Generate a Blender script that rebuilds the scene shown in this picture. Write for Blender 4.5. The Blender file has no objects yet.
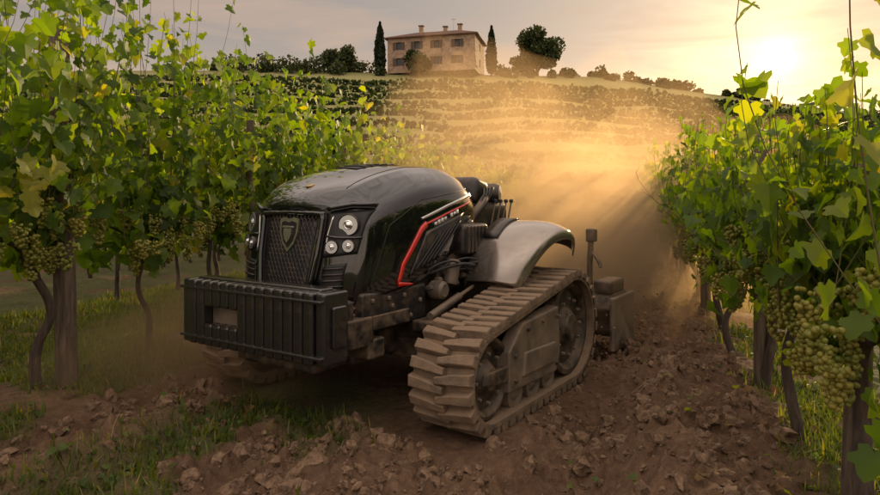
import bpy, bmesh, math, random
import numpy as np
from mathutils import Vector, Matrix, noise as mnoise
from mathutils.bvhtree import BVHTree
random.seed(7); RNG=np.random.default_rng(11)
sc=bpy.context.scene
sc.view_settings.view_transform='Standard'; sc.view_settings.look='None'; sc.view_settings.exposure=0
COL=sc.collection

# ---------------- noise ----------------
def _hash(ix,iy,seed):
    n=(ix*374761393+iy*668265263+seed*1442695041)&0xffffffff
    n=((n^(n>>13))*1274126177)&0xffffffff
    return ((n^(n>>16))&0xffff)/65535.0
def vnoise(x,y,seed=0):
    x=np.asarray(x,float);y=np.asarray(y,float)
    ix=np.floor(x).astype(np.int64);iy=np.floor(y).astype(np.int64)
    fx=x-ix;fy=y-iy;fx=fx*fx*(3-2*fx);fy=fy*fy*(3-2*fy)
    a=_hash(ix,iy,seed);b=_hash(ix+1,iy,seed);c=_hash(ix,iy+1,seed);d=_hash(ix+1,iy+1,seed)
    return (a*(1-fx)+b*fx)*(1-fy)+(c*(1-fx)+d*fx)*fy
def fbm(x,y,o=4,seed=0):
    r=0;a=1;t=0
    for i in range(o):
        r=r+a*vnoise(x*2**i+13.7*i,y*2**i+7.1*i,seed+i);t+=a;a*=.5
    return r/t
def sstep(a,b,x):
    t=np.clip((x-a)/(b-a),0,1);return t*t*(3-2*t)

K=.291
def wcoord(X,Y): return (X-K*Y)*.96
def crest(X):
    return np.interp(X,[-400,-60,-30,0,28,45,70,110,400],[20,24,24,23.4,22.9,20.2,17,14,12])
TSP=6.0
def gh(X,Y):
    X=np.asarray(X,float);Y=np.asarray(Y,float)
    w=wcoord(X,Y)
    near=1-sstep(14,40,np.abs(Y))
    z=.035*np.sin(w*7.5+1.5*fbm(X*.4,Y*.4,2,3))*near*sstep(-3.9,-3.6,w)*(1-sstep(.6,.9,w))
    z=z+.12*np.exp(-((w+3.05)/.16)**2)*near*(.5+fbm(X*2,Y*2,2,5))
    z=z+.07*np.exp(-((w+1.45)/.2)**2)*near*(1-sstep(3.6,4.2,Y))
    z=z+.11*np.exp(-((w-.35)/.3)**2)*near
    z=z-.09*np.exp(-((w+.35)/.3)**2)*near
    z=z+.12*np.exp(-((w-1.04)/.35)**2)*near+.10*np.exp(-((w+4.57)/.4)**2)*near
    soil=sstep(-4.1,-3.8,w)*(1-sstep(.7,1.2,w))
    cl=fbm(X*7,Y*7,4,21); cl2=fbm(X*2.2,Y*2.2,3,31)
    z=z+near*((cl-.5)*.20*(.35+.65*soil)+(cl2-.5)*.15)
    r=fbm(X*16,Y*16,2,41); z=z+near*soil*np.clip(r-.55,0,1)*.24
    dx=X+.91;dy=Y-4.81
    u=.829*dx-.559*dy; v=.559*dx+.829*dy
    foot=sstep(-.35,.0,v)*(1-sstep(2.4,2.9,v))*(1-sstep(1.35,1.7,np.abs(u)))
    z=z*(1-foot)+foot*(cl-.5)*.03
    t=np.clip((Y-38)/72.,0,1.6)
    s=np.where(t<1,t**1.1,1.0)
    h=crest(X)*s
    ph=((Y+.03*X+1.2*np.sin(X*.045)-44)/TSP)%1.0
    ter=(sstep(.62,.95,ph)-ph)*1.6*sstep(40,48,Y)*(1-sstep(98,104,Y))
    back=sstep(160,500,Y)*-8
    return z+h+ter+back+ (fbm(X*.08,Y*.08,3,77)-.5)*2.0*sstep(38,60,Y)*(1-sstep(90,108,Y))

# ---------------- mesh helpers ----------------
def link(o,parent=None):
    COL.objects.link(o)
    if parent: o.parent=parent
    return o
def np_mesh(name,V,F,mat=None,smooth=False,parent=None,attrs=None):
    V=np.ascontiguousarray(V,np.float32);F=np.ascontiguousarray(F,np.int32)
    me=bpy.data.meshes.new(name);k=F.shape[1]
    me.vertices.add(len(V));me.vertices.foreach_set('co',V.ravel())
    me.loops.add(F.size);me.loops.foreach_set('vertex_index',F.ravel())
    me.polygons.add(len(F));me.polygons.foreach_set('loop_start',np.arange(0,F.size,k,dtype=np.int32))
    me.polygons.foreach_set('loop_total',np.full(len(F),k,np.int32))
    me.polygons.foreach_set('use_smooth',np.full(len(F),smooth))
    me.update(calc_edges=True);me.validate()
    if attrs:
        for n,a in attrs.items():
            at=me.attributes.new(n,'FLOAT','POINT');at.data.foreach_set('value',np.ascontiguousarray(a,np.float32))
    if mat: me.materials.append(mat)
    return link(bpy.data.objects.new(name,me),parent)
def py_mesh(name,V,F,mat=None,smooth=False,parent=None):
    me=bpy.data.meshes.new(name);me.from_pydata([tuple(v) for v in V],[],F);me.update()
    if smooth:
        for p in me.polygons:p.use_smooth=True
    if mat: me.materials.append(mat)
    return link(bpy.data.objects.new(name,me),parent)
def empty(name,loc=(0,0,0),rotz=0):
    o=bpy.data.objects.new(name,None);o.location=loc;o.rotation_euler=(0,0,rotz);o.empty_display_size=.3
    COL.objects.link(o);return o
def box(name,lo,hi,mat,bev=.012,parent=None,rot=None,seg=2,taper=None):
    lo=Vector(lo);hi=Vector(hi);c=(lo+hi)/2;s=hi-lo
    bm=bmesh.new();bmesh.ops.create_cube(bm,size=1)
    for v in bm.verts:
        v.co=Vector((v.co.x*s.x,v.co.y*s.y,v.co.z*s.z))
        if taper and v.co.z>0: v.co.x*=taper[0];v.co.y*=taper[1]
    if bev>0: bmesh.ops.bevel(bm,geom=bm.edges[:],offset=min(bev,min(s)*.45),segments=seg,affect='EDGES',profile=.6)
    me=bpy.data.meshes.new(name);bm.to_mesh(me);bm.free()
    for p in me.polygons:p.use_smooth=True
    me.materials.append(mat)
    o=bpy.data.objects.new(name,me);o.location=c
    if rot:o.rotation_euler=rot
    m=o.modifiers.new('wn','WEIGHTED_NORMAL');
    return link(o,parent)
def lathe(name,prof,c,axis,mat,parent=None,n=36):
    axis=Vector(axis).normalized();q=Vector((0,0,1)).rotation_difference(axis)
    V=[];F=[]
    for (r,a) in prof:
        for i in range(n):
            t=2*math.pi*i/n;V.append(q@Vector((r*math.cos(t),r*math.sin(t),a))+Vector(c))
    for j in range(len(prof)-1):
        for i in range(n):
            F.append((j*n+i,j*n+(i+1)%n,(j+1)*n+(i+1)%n,(j+1)*n+i))
    F.append(tuple(range(n))[::-1]);F.append(tuple((len(prof)-1)*n+i for i in range(n)))
    o=py_mesh(name,V,F,mat,True,parent)
    try:
        o.data.set_sharp_from_angle(angle=math.radians(35))
    except Exception: pass
    return o
def tube(name,pts,r,mat,parent=None,cyc=False,res=6):
    cu=bpy.data.curves.new(name,'CURVE');cu.dimensions='3D';cu.bevel_depth=1.0 if isinstance(r,(list,tuple)) else r;cu.bevel_resolution=3;cu.resolution_u=res
    sp=cu.splines.new('NURBS' if len(pts)>2 else 'POLY');sp.points.add(len(pts)-1)
    for i,p in enumerate(pts):
        sp.points[i].co=(*p,1)
        if isinstance(r,(list,tuple)): sp.points[i].radius=r[i]
    if len(pts)>2: sp.order_u=3;sp.use_endpoint_u=True
    cu.use_fill_caps=True
    cu.materials.append(mat)
    return link(bpy.data.objects.new(name,cu),parent)

# ---------------- materials ----------------
def newmat(name):
    m=bpy.data.materials.new(name);m.use_nodes=True;nt=m.node_tree
    return m,nt,nt.nodes['Principled BSDF'],nt.nodes['Material Output']
def ramp(nt,stops):
    r=nt.nodes.new('ShaderNodeValToRGB');e=r.color_ramp.elements
    while len(e)<len(stops): e.new(.5)
    for i,(p,c) in enumerate(stops): e[i].position=p;e[i].color=(*c,1)
    return r
def noise(nt,scale,detail=5,rough=.55,vec=None,dist=0):
    n=nt.nodes.new('ShaderNodeTexNoise');n.inputs['Scale'].default_value=scale;n.inputs['Detail'].default_value=detail
    n.inputs['Roughness'].default_value=rough;n.inputs['Distortion'].default_value=dist
    if vec: nt.links.new(vec,n.inputs['Vector'])
    return n
def coords(nt,kind='Object'): 
    t=nt.nodes.new('ShaderNodeTexCoord');return t.outputs[kind]
def bump(nt,h,strength,dist,bsdf):
    b=nt.nodes.new('ShaderNodeBump');b.inputs['Strength'].default_value=strength;b.inputs['Distance'].default_value=dist
    nt.links.new(h,b.inputs['Height']);nt.links.new(b.outputs[0],bsdf.inputs['Normal']);return b
def dusty(name,base,dust,amount,rough=.4,drough=.9,metal=0,coat=0,scale=6,zdust=None,bumpd=0,up=.5):
    m,nt,b,o=newmat(name);L=nt.links
    co=coords(nt);n=noise(nt,scale,5,.65,co)
    r=ramp(nt,[(max(0,.62-amount*.6),(0,0,0)),(min(1,.9-amount*.35),(1,1,1))]);L.new(n.outputs['Fac'],r.inputs[0])
    fac=r.outputs[0]
    geo=nt.nodes.new('ShaderNodeNewGeometry');sx=nt.nodes.new('ShaderNodeSeparateXYZ');L.new(geo.outputs['Normal'],sx.inputs[0])
    mr=nt.nodes.new('ShaderNodeMapRange');mr.inputs[1].default_value=.3;mr.inputs[2].default_value=1;mr.inputs[3].default_value=.0;mr.inputs[4].default_value=up*amount
    L.new(sx.outputs[2],mr.inputs[0])
    ad=nt.nodes.new('ShaderNodeMath');ad.operation='ADD';ad.use_clamp=True
    mu=nt.nodes.new('ShaderNodeMath');mu.operation='MULTIPLY';mu.inputs[1].default_value=min(1,amount*1.6)
    L.new(fac,mu.inputs[0]);L.new(mu.outputs[0],ad.inputs[0]);L.new(mr.outputs[0],ad.inputs[1])
    mx=nt.nodes.new('ShaderNodeMix');mx.data_type='RGBA';mx.inputs[6].default_value=(*base,1);mx.inputs[7].default_value=(*dust,1)
    L.new(ad.outputs[0],mx.inputs[0]);L.new(mx.outputs[2],b.inputs['Base Color'])
    rr=nt.nodes.new('ShaderNodeMapRange');rr.inputs[3].default_value=rough;rr.inputs[4].default_value=drough
    L.new(ad.outputs[0],rr.inputs[0]);L.new(rr.outputs[0],b.inputs['Roughness'])
    if metal:
        m2=nt.nodes.new('ShaderNodeMapRange');m2.inputs[3].default_value=metal;m2.inputs[4].default_value=0
        L.new(ad.outputs[0],m2.inputs[0]);L.new(m2.outputs[0],b.inputs['Metallic'])
    if coat: b.inputs['Coat Weight'].default_value=coat;b.inputs['Coat Roughness'].default_value=.02
    if bumpd: 
        n2=noise(nt,scale*8,3,.6,co);bump(nt,n2.outputs['Fac'],.6,bumpd,b)
    return m
DUST=(.25,.165,.095)
M_paint=dusty('hood_paint',(.007,.0075,.009),(.10,.075,.05),.05,.09,.5,.2,1,3,up=.05)
M_black=dusty('black_plastic',(.013,.013,.014),DUST,.25,.32,.85,scale=9)
M_weight=dusty('weight_paint',(.012,.012,.013),DUST,.10,.20,.85,coat=.7,scale=14,bumpd=.002)
M_frame=dusty('frame_paint',(.016,.016,.016),DUST,.38,.45,.9,.2,scale=10)
M_rubber=dusty('track_rubber',(.030,.025,.021),(.20,.138,.088),.80,.6,.95,scale=9,bumpd=.009)
M_steel=dusty('dusty_steel',(.12,.105,.09),(.20,.145,.095),.55,.4,.85,.7,scale=5,bumpd=.002)
M_fender=dusty('fender_paint',(.27,.235,.20),(.26,.19,.13),.20,.18,.7,.8,.8,scale=4)
def simple(name,c,r=.5,m=0,coat=0,em=0):
    mt,nt,b,o=newmat(name);b.inputs['Base Color'].default_value=(*c,1);b.inputs['Roughness'].default_value=r
    n=noise(nt,25,2,.6,coords(nt));mr=nt.nodes.new('ShaderNodeMapRange');mr.inputs[3].default_value=r*.8;mr.inputs[4].default_value=min(1,r*1.3)
    nt.links.new(n.outputs['Fac'],mr.inputs[0]);nt.links.new(mr.outputs[0],b.inputs['Roughness'])
    b.inputs['Metallic'].default_value=m;b.inputs['Coat Weight'].default_value=coat
    return mt
M_red=simple('red_trim',(.62,.02,.012),.35,0,.5)
M_silver=simple('silver_trim',(.6,.59,.57),.3,1)
M_white=simple('white_mark',(.6,.6,.58),.5)
M_gold=simple('badge_gold',(.5,.36,.15),.3,1)
M_chrome=simple('lamp_reflector',(.75,.76,.78),.10,1)
M_glass=simple('lamp_glass',(.30,.32,.33),.08,.6,1)
M_hose=simple('hose_rubber',(.015,.015,.015),.5)
M_dark=simple('dark_grille',(.006,.006,.006),.5)
M_cane=simple('green_cane',(.10,.085,.03),.7)

def leafmat(name,stops,tr=(3.96,3.74,.54),fac=.45,rough=.55):
    m,nt,b,o=newmat(name);L=nt.links
    a=nt.nodes.new('ShaderNodeAttribute');a.attribute_name='tint'
    r=ramp(nt,stops);L.new(a.outputs['Fac'],r.inputs[0])
    L.new(r.outputs[0],b.inputs['Base Color']);b.inputs['Roughness'].default_value=rough;b.inputs['Specular IOR Level'].default_value=.35
    t=nt.nodes.new('ShaderNodeBsdfTranslucent')
    sc_=nt.nodes.new('ShaderNodeVectorMath');sc_.operation='MULTIPLY';sc_.inputs[1].default_value=tr
    L.new(r.outputs[0],sc_.inputs[0]);L.new(sc_.outputs[0],t.inputs[0])
    mix=nt.nodes.new('ShaderNodeMixShader');mix.inputs[0].default_value=fac
    L.new(b.outputs[0],mix.inputs[1]);L.new(t.outputs[0],mix.inputs[2]);L.new(mix.outputs[0],o.inputs['Surface'])
    return m
VST=[(0,(.022,.048,.008)),(.45,(.050,.098,.012)),(.8,(.095,.138,.016)),(.95,(.15,.155,.022)),(1,(.20,.12,.03))]
M_leaf=leafmat('vine_leaf',VST,tr=(7.0,5.5,.45),fac=.5)
M_tree=leafmat('tree_leaf',[(0,(.02,.035,.012)),(1,(.06,.08,.02))],(1.8,1.3,.5),.25,.6)
M_hill=leafmat('hill_vine_leaf',[(0,(.012,.028,.006)),(1,(.045,.078,.015))],(3,2.4,.6),.3,.7)
M_cyp=leafmat('cypress_leaf',[(0,(.010,.018,.008)),(1,(.028,.04,.016))],(1.8,1.3,.5),.12,.7)
M_grass=leafmat('grass_blade',[(0,(.035,.06,.012)),(.6,(.07,.11,.018)),(.9,(.15,.15,.04)),(1,(.22,.17,.08))],(3.6,2.9,.5),.4,.6)
def barkmat(name,a,b_,scale):
    m,nt,b,o=newmat(name);L=nt.links;co=coords(nt)
    mp=nt.nodes.new('ShaderNodeMapping');mp.inputs['Scale'].default_value=(1,1,.12);L.new(co,mp.inputs[0])
    n=noise(nt,scale,6,.7,mp.outputs[0],.5);r=ramp(nt,[(.3,a),(.7,b_)]);L.new(n.outputs['Fac'],r.inputs[0]);L.new(r.outputs[0],b.inputs['Base Color'])
    b.inputs['Roughness'].default_value=.9;bump(nt,n.outputs['Fac'],1,.03,b);return m
M_bark=barkmat('vine_bark',(.018,.012,.009),(.10,.07,.05),30)
M_wood=barkmat('post_wood',(.035,.025,.018),(.17,.125,.085),28)
M_wire=simple('wire',(.25,.24,.22),.4,1)
m,nt,b,o=newmat('grape_skin');M_grape=m
a=nt.nodes.new('ShaderNodeAttribute');a.attribute_name='tint';r=ramp(nt,[(0,(.17,.21,.03)),(1,(.40,.34,.07))]);nt.links.new(a.outputs['Fac'],r.inputs[0]);nt.links.new(r.outputs[0],b.inputs['Base Color'])
b.inputs['Roughness'].default_value=.3
t_=nt.nodes.new('ShaderNodeBsdfTranslucent');nt.links.new(r.outputs[0],t_.inputs[0]);mx_=nt.nodes.new('ShaderNodeMixShader');mx_.inputs[0].default_value=.4
nt.links.new(b.outputs[0],mx_.inputs[1]);nt.links.new(t_.outputs[0],mx_.inputs[2]);nt.links.new(mx_.outputs[0],o.inputs['Surface'])

# ground
m,nt,b,o=newmat('ground_soil');M_ground=m;L=nt.links;co=coords(nt)
n1=noise(nt,1.3,4,.65,co);n2=noise(nt,14,5,.7,co);n3=noise(nt,60,3,.7,co)
r1=ramp(nt,[(.3,(.050,.028,.017)),(.52,(.125,.075,.045)),(.78,(.26,.168,.105))])
mxn=nt.nodes.new('ShaderNodeMath');mxn.operation='MULTIPLY_ADD';mxn.inputs[1].default_value=.55;L.new(n2.outputs['Fac'],mxn.inputs[0])
mh=nt.nodes.new('ShaderNodeMath');mh.operation='MULTIPLY';mh.inputs[1].default_value=.45;L.new(n1.outputs['Fac'],mh.inputs[0]);L.new(mh.outputs[0],mxn.inputs[2]);L.new(mxn.outputs[0],r1.inputs[0])
r2=ramp(nt,[(.3,(.04,.048,.018)),(.6,(.085,.10,.035)),(.85,(.17,.165,.07))]);L.new(mxn.outputs[0],r2.inputs[0])
r3=ramp(nt,[(.3,(.19,.19,.07)),(.7,(.33,.29,.12))]);L.new(mxn.outputs[0],r3.inputs[0])
at=nt.nodes.new('ShaderNodeAttribute');at.attribute_name='green'
mx=nt.nodes.new('ShaderNodeMix');mx.data_type='RGBA';L.new(at.outputs['Fac'],mx.inputs[0]);L.new(r1.outputs[0],mx.inputs[6]);L.new(r2.outputs[0],mx.inputs[7])
at2=nt.nodes.new('ShaderNodeAttribute');at2.attribute_name='meadow'
mxb=nt.nodes.new('ShaderNodeMix');mxb.data_type='RGBA';L.new(at2.outputs['Fac'],mxb.inputs[0]);L.new(mx.outputs[2],mxb.inputs[6]);L.new(r3.outputs[0],mxb.inputs[7])
L.new(mxb.outputs[2],b.inputs['Base Color']);b.inputs['Roughness'].default_value=.95;b.inputs['Specular IOR Level'].default_value=.2
ah=nt.nodes.new('ShaderNodeMath');ah.operation='MULTIPLY_ADD';ah.inputs[1].default_value=.35;L.new(n3.outputs['Fac'],ah.inputs[0]);L.new(n2.outputs['Fac'],ah.inputs[2])
bump(nt,ah.outputs[0],.9,.04,b)
m,nt,b,o=newmat('soil_clod');M_clod=m;n=noise(nt,20,4,.7,coords(nt));r=ramp(nt,[(.3,(.06,.037,.023)),(.7,(.24,.158,.10))]);nt.links.new(n.outputs['Fac'],r.inputs[0]);nt.links.new(r.outputs[0],b.inputs['Base Color']);b.inputs['Roughness'].default_value=.95;b.inputs['Specular IOR Level'].default_value=.2;bump(nt,n.outputs['Fac'],1,.02,b)

# ---------------- ground sheet ----------------
def axis_pts(lo,a,b,hi,d,g=1.07):
    mid=list(np.arange(a,b,d));L_=[];s=d;x=a
    while x>lo: s*=g;x-=s;L_.append(x)
    R_=[];s=d;x=mid[-1]
    while x<hi: s=min(s*g,40) ;x+=s;R_.append(x)
    return np.array(L_[::-1]+mid+R_)
xs=axis_pts(-900,-4.2,4.2,900,.03,1.06)
ys1=list(np.arange(2.4,8,.03));s=.03;y=ys1[-1]
while y<1600:
    s=min(s*1.035,.6) if y<112 else s*1.1
    y+=s;ys1.append(y)
ys=np.array([-60,-30,-12,-4,0,1.2,1.8,2.1]+ys1)
GX,GY=np.meshgrid(xs,ys);GZ=gh(GX,GY)
V=np.stack([GX,GY,GZ],-1).reshape(-1,3);nx=len(xs);ny=len(ys)
i,j=np.meshgrid(np.arange(nx-1),np.arange(ny-1));a0=(j*nx+i).ravel()
F=np.stack([a0,a0+1,a0+nx+1,a0+nx],1)
W=wcoord(GX,GY)
def grassmask(X,Y):
    w=wcoord(X,Y);n=fbm(X*1.6,Y*1.6,3,55)
    g=np.exp(-((w+2.4)/.65)**4)*sstep(.42,.56,n)*(1-sstep(5.2,6.5,Y))
    g=np.maximum(g,np.exp(-((w+4.55)/.6)**4)*sstep(.38,.53,n))
    g=np.maximum(g,np.exp(-((w-1.5)/.5)**4)*sstep(.4,.55,n))
    g=np.maximum(g,sstep(-4.9,-5.2,w)*sstep(.25,.42,n)); return g
green=np.maximum(grassmask(GX,GY)*.8,sstep(25,45,GY))
green=np.maximum(green,sstep(1.3,2.2,W)*.9)
np_mesh('ground',V,F,M_ground,True,attrs={'green':green.ravel(),'meadow':(sstep(36,46,GY)*(1-sstep(104,112,GY)*.6)).ravel()})

# ---------------- clods ----------------
def ico(sub):
    bm=bmesh.new();bmesh.ops.create_icosphere(bm,subdivisions=sub,radius=1)
    V=np.array([v.co[:] for v in bm.verts]);F=np.array([[v.index for v in f.verts] for f in bm.faces]);bm.free();return V,F
def rotmats(n,rng):
    q=rng.normal(size=(n,4));q/=np.linalg.norm(q,axis=1)[:,None];w,x,y,z=q.T
    return np.stack([np.stack([1-2*(y*y+z*z),2*(x*y-z*w),2*(x*z+y*w)],-1),np.stack([2*(x*y+z*w),1-2*(x*x+z*z),2*(y*z-x*w)],-1),np.stack([2*(x*z-y*w),2*(y*z+x*w),1-2*(x*x+y*y)],-1)],1)
def inst(TV,TF,C,S,R=None):
    n=len(C);P=TV[None]*S
    if R is not None: P=np.einsum('nij,nkj->nki',R,P)
    P=P+C[:,None]
    F=TF[None]+(np.arange(n)*len(TV))[:,None,None]
    return P.reshape(-1,3),F.reshape(-1,TF.shape[1])
def intractor(X,Y,m=.0):
    dx=X+.91;dy=Y-4.81;u=.829*dx-.559*dy; v=.559*dx+.829*dy
    return (np.abs(u)<1.4+m)&(v>-.1-m)&(v<2.4+m)
n=15000;Y=2.5+RNG.random(n)**1.5*13;w=-3.9+RNG.random(n)*4.9;X=w/.96+K*Y
ok=(~intractor(X,Y))&(RNG.random(n)<.2+.8*(fbm(X*2,Y*2,2,9)>.5));X=X[ok];Y=Y[ok];n=len(X)
S=(.007+.050*RNG.random(n)**8+.012*RNG.random(n))[:,None,None]*(.6+.8*RNG.random((n,1,3)))
TV,TF=ico(2)
P,F=inst(TV,TF,np.stack([X,Y,gh(X,Y)],-1),S*(1+.22*RNG.normal(size=(n,len(TV),1))),rotmats(n,RNG))
np_mesh('soil_clods',P,F,M_clod,False)
n=190;u=np.where(RNG.random(n)<.6,RNG.uniform(.2,1.8,n),RNG.uniform(1.2,1.5,n));v=RNG.uniform(2.2,3.8,n);hz_=.05+.6*RNG.random(n)**2.2
C=np.stack([-.91+.829*u+.559*v,4.81-.559*u+.829*v,hz_],-1)
P,F=inst(TV,TF,C,(.004+.010*RNG.random(n)**2)[:,None,None]*(1+.2*RNG.normal(size=(n,len(TV),1))),None)
np_mesh('flying_soil',P,F,M_clod,False)

# ---------------- leaves ----------------
half=[(.0,.03),(.2,-.14),(.44,-.06),(.37,.14),(.60,.30),(.54,.50),(.34,.54),(.24,.76),(0,.95)]
out=half+[(-x,y) for x,y in half[-2:0:-1]]
def tmpl(out,c=(0,.35),fold=.22,curl=.25):
    V=[(c[0],c[1],0)]+[(x,y,fold*abs(x)-curl*(y-.3)**2) for x,y in out];n=len(out)
    F=[(0,1+i,1+(i+1)%n) for i in range(n)];V=np.array(V);V[:,1]-=.35;return V,np.array(F)
T_HI=tmpl(out)
T_LO=tmpl([(0,0),(.45,.0),(.55,.45),(0,1),(-.55,.45),(-.45,.0)])
def orient(N,T):
    N=N/np.linalg.norm(N,axis=1)[:,None]
    B=np.cross(T,N);B/=np.linalg.norm(B,axis=1)[:,None]+1e-9;T=np.cross(N,B)
    return np.stack([B,T,N],-1)
def row_leaves(x0,ya,yb,per_m,size,zc,ztf,tm,rng,thick=.3,kleaf=16,hangp=.16,canes=None):
    n=int((yb-ya)*per_m);s=ya+rng.random(n)*(yb-ya)
    s=s+.16*np.sin(s*2*math.pi/1.15)
    w0=rng.normal(0,.10,n);sg=np.sign(rng.normal(size=n))
    H=ztf(s)-zc;mod=.80+.36*fbm(s*1.3,s*0+x0*3,3,4)
    Ln=H*mod*(.42+.62*rng.random(n)**.7)
    hang=rng.random(n)<hangp;Ln[hang]=-(.10+.30*rng.random(hang.sum()))
    spread=np.minimum(np.abs(rng.normal(0,thick,n))*1.3,thick*2.3);spread[hang]=.10+.2*rng.random(hang.sum());droop=(rng.random(n)<.3)*rng.random(n)*.9;droop[hang]=0;c=rng.normal(0,.20,n)
    tint0=np.clip(rng.normal(.46,.19,n)+.3*(fbm(s*.5,s*0+x0,2,8)-.5),0,1)
    def path(t):
        z=zc+Ln[:,None]*(t-droop[:,None]*t**2.2);w=w0[:,None]+(sg*spread)[:,None]*np.sin(t*1.9)*(1+droop[:,None]*.4);y=s[:,None]+(c*Ln)[:,None]*t
        return w,y,z
    t=(np.arange(kleaf)+.5)[None]/kleaf+rng.normal(0,.02,(n,kleaf));t=np.clip(t,0,1.0)
    w,y,z=path(t)
    if canes is not None:
        m_=7;tc_=np.linspace(0,1,m_)[None].repeat(n,0);cw,cy,cz=path(tc_)
        CX=x0+K*cy+cw*.96;CY=cy-cw*.279;r_=.0045*(1-.6*tc_)
        ring=np.stack([np.stack([CX+r_*math.cos(a),CY+r_*math.sin(a),cz],-1) for a in (0,2.09,4.19)],2)
        base=(np.arange(n)*m_*3)[:,None,None]+(np.arange(m_-1)*3)[None,:,None]
        q=np.arange(3)[None,None,:];q2=(np.arange(3)+1)[None,None,:]%3
        FF=np.stack([base+q,base+q2,base+q2+3,base+q+3],-1).reshape(-1,4)
        canes.append((ring.reshape(-1,3),FF))
    jt=np.minimum(1.0,.35+1.3*(1-t))  # leaves hug the cane toward its tip
    z=z+rng.normal(0,.06,z.shape)*jt;w=w+rng.normal(0,.07,z.shape)*jt;y=y+rng.normal(0,.08,z.shape)*jt
    tip=np.where(t>.75,1-1.1*(t-.75),1.0)
    kp=np.full(z.shape,.96);kp[hang]=.45
    keep=(rng.random(z.shape)<kp).ravel()&(np.abs(w.ravel())<thick*2.6)
    z=z.ravel()[keep];w=w.ravel()[keep];y=y.ravel()[keep];tip=tip.ravel()[keep]
    tt=np.clip(np.repeat(tint0,kleaf)[keep]+rng.normal(0,.12,len(z))+.15*(np.clip(t.ravel()[keep]-.6,0,1)),0,.93)
    aut=(rng.random(len(z))<.005)&(t.ravel()[keep]<.5);tt[aut]=.94+rng.random(aut.sum())*.06
    C=np.stack([x0+K*y+w*.96,y-w*.279,z],-1);m=len(z)
    side=np.where(rng.random(m)<.75,np.sign(w+rng.normal(0,.1,m)),-np.sign(w))
    N=np.stack([side*.9,side*-.26-.1,.45+0*side],-1)+rng.normal(0,.5,(m,3))
    T=np.stack([rng.normal(0,.45,m),rng.normal(0,.45,m),-np.ones(m)],-1)
    R=orient(N,T);S=(size*(.45+.75*rng.random(m))*tip)[:,None,None]
    An=np.stack([.85+.3*rng.random(m),np.ones(m),.3+1.9*rng.random(m)],-1)[:,None,:]
    P,F=inst(tm[0],tm[1],C,S*An,R)
    return P,F,np.repeat(tt,len(tm[0]))
def grapes(pts,rng,scale=1.0,sub=2):
    TV,TF=ico(sub);C=[];tn=[]
    for p in pts:
        L_=rng.uniform(.15,.26)*scale;nb=int(rng.integers(45,70));t0=rng.random()
        for k in range(nb):
            f=rng.random();rad=(.062*(1-f)**.6+.012)*scale*math.sqrt(rng.random()*.6+.4);a=rng.random()*6.28
            C.append((p[0]+rad*math.cos(a),p[1]+rad*math.sin(a),p[2]-f*L_));tn.append(.5*t0+.5*rng.random())
    C=np.array(C);S=(.0145*scale*(.85+.3*rng.random(len(C))))[:,None,None]
    P,F=inst(TV,TF,C,np.broadcast_to(S,(len(C),1,3)));return P,F,np.repeat(tn,len(TV))
def vine_row(x0,y0,y1,zc,ztf,seed,near=True,dens=1.0,size=.15,grape_y=None,posts=None,thick=.3,trunkgap=1.15,t0=None,hangp=.16,gside=None,tr_=1.0,gs=1.0):
    rng=np.random.default_rng(seed);e=empty('grapevine_row')
    secs=[(y0,9,26*dens,size,T_HI,16),(9,18,17*dens,size*1.15,T_LO,15),(18,y1,10*dens,size*1.5,T_LO,13)] if near else [(y0,y1,10*dens,size*1.5,T_LO,13)]
    for k,(a_,b_,pm,sz,tm,kl) in enumerate(secs):
        if b_<=a_: continue
        cn_=[] if (near and k==0) else None
        P,F,tt=row_leaves(x0,a_,b_,pm,sz,zc,ztf,tm,rng,thick,kl,hangp,cn_)
        np_mesh('foliage_%d'%(k+1),P,F,M_leaf,False,e,{'tint':tt})
        if cn_: np_mesh('canes',cn_[0][0],cn_[0][1],M_cane,False,e)
    y=t0 if t0 is not None else y0+.5;k=0
    while y<min(y1,24):
        k+=1;x=x0+K*y;g=float(gh(x,y));j=lambda s:rng.normal(0,s)
        pts=[(x+j(.02),y,g-.05),(x+j(.06),y+j(.05),g+zc*.25),(x+j(.10),y+j(.08),g+zc*.5),(x+j(.07),y+j(.07),g+zc*.8),(x+j(.03),y+j(.1),zc+.05),(x+K*.4,y+.4+j(.05),zc+.12)]
        r0=rng.uniform(.034,.050)*tr_;tube('trunk_%d'%k,pts,[r0*1.25,r0,r0*.85,r0*.85,r0*.7,r0*.35],M_bark,e)
        if y<10:
            tube('arm_%d'%k,[pts[3],(x+j(.05),y-.15,zc+.02),(x-K*.5,y-.5,zc+.12)],[r0*.6,r0*.5,r0*.3],M_bark,e)
        y+=trunkgap*rng.uniform(.85,1.15)
    for zi,z in enumerate((zc+.02,zc+.5,zc+.9)):
        tube('wire_%d'%zi,[(x0+K*y0,y0,z),(x0+K*y1,y1,z)],.003,M_wire,e)
    if grape_y:
        pts=[]
        for (ya,yb,nn) in grape_y:
            for _ in range(nn):
                yy=rng.uniform(ya,yb);ww=(gside if gside and rng.random()<.65 else rng.choice([-1,1]))*rng.uniform(.10,.38);zz=zc+rng.uniform(-.12,.36)
                pts.append((x0+K*yy+ww*.96,yy-ww*.279,zz))
        P,F,tt=grapes(pts,rng,gs);np_mesh('grape_clusters',P,F,M_grape,True,e,{'tint':tt})
    return e
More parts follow.
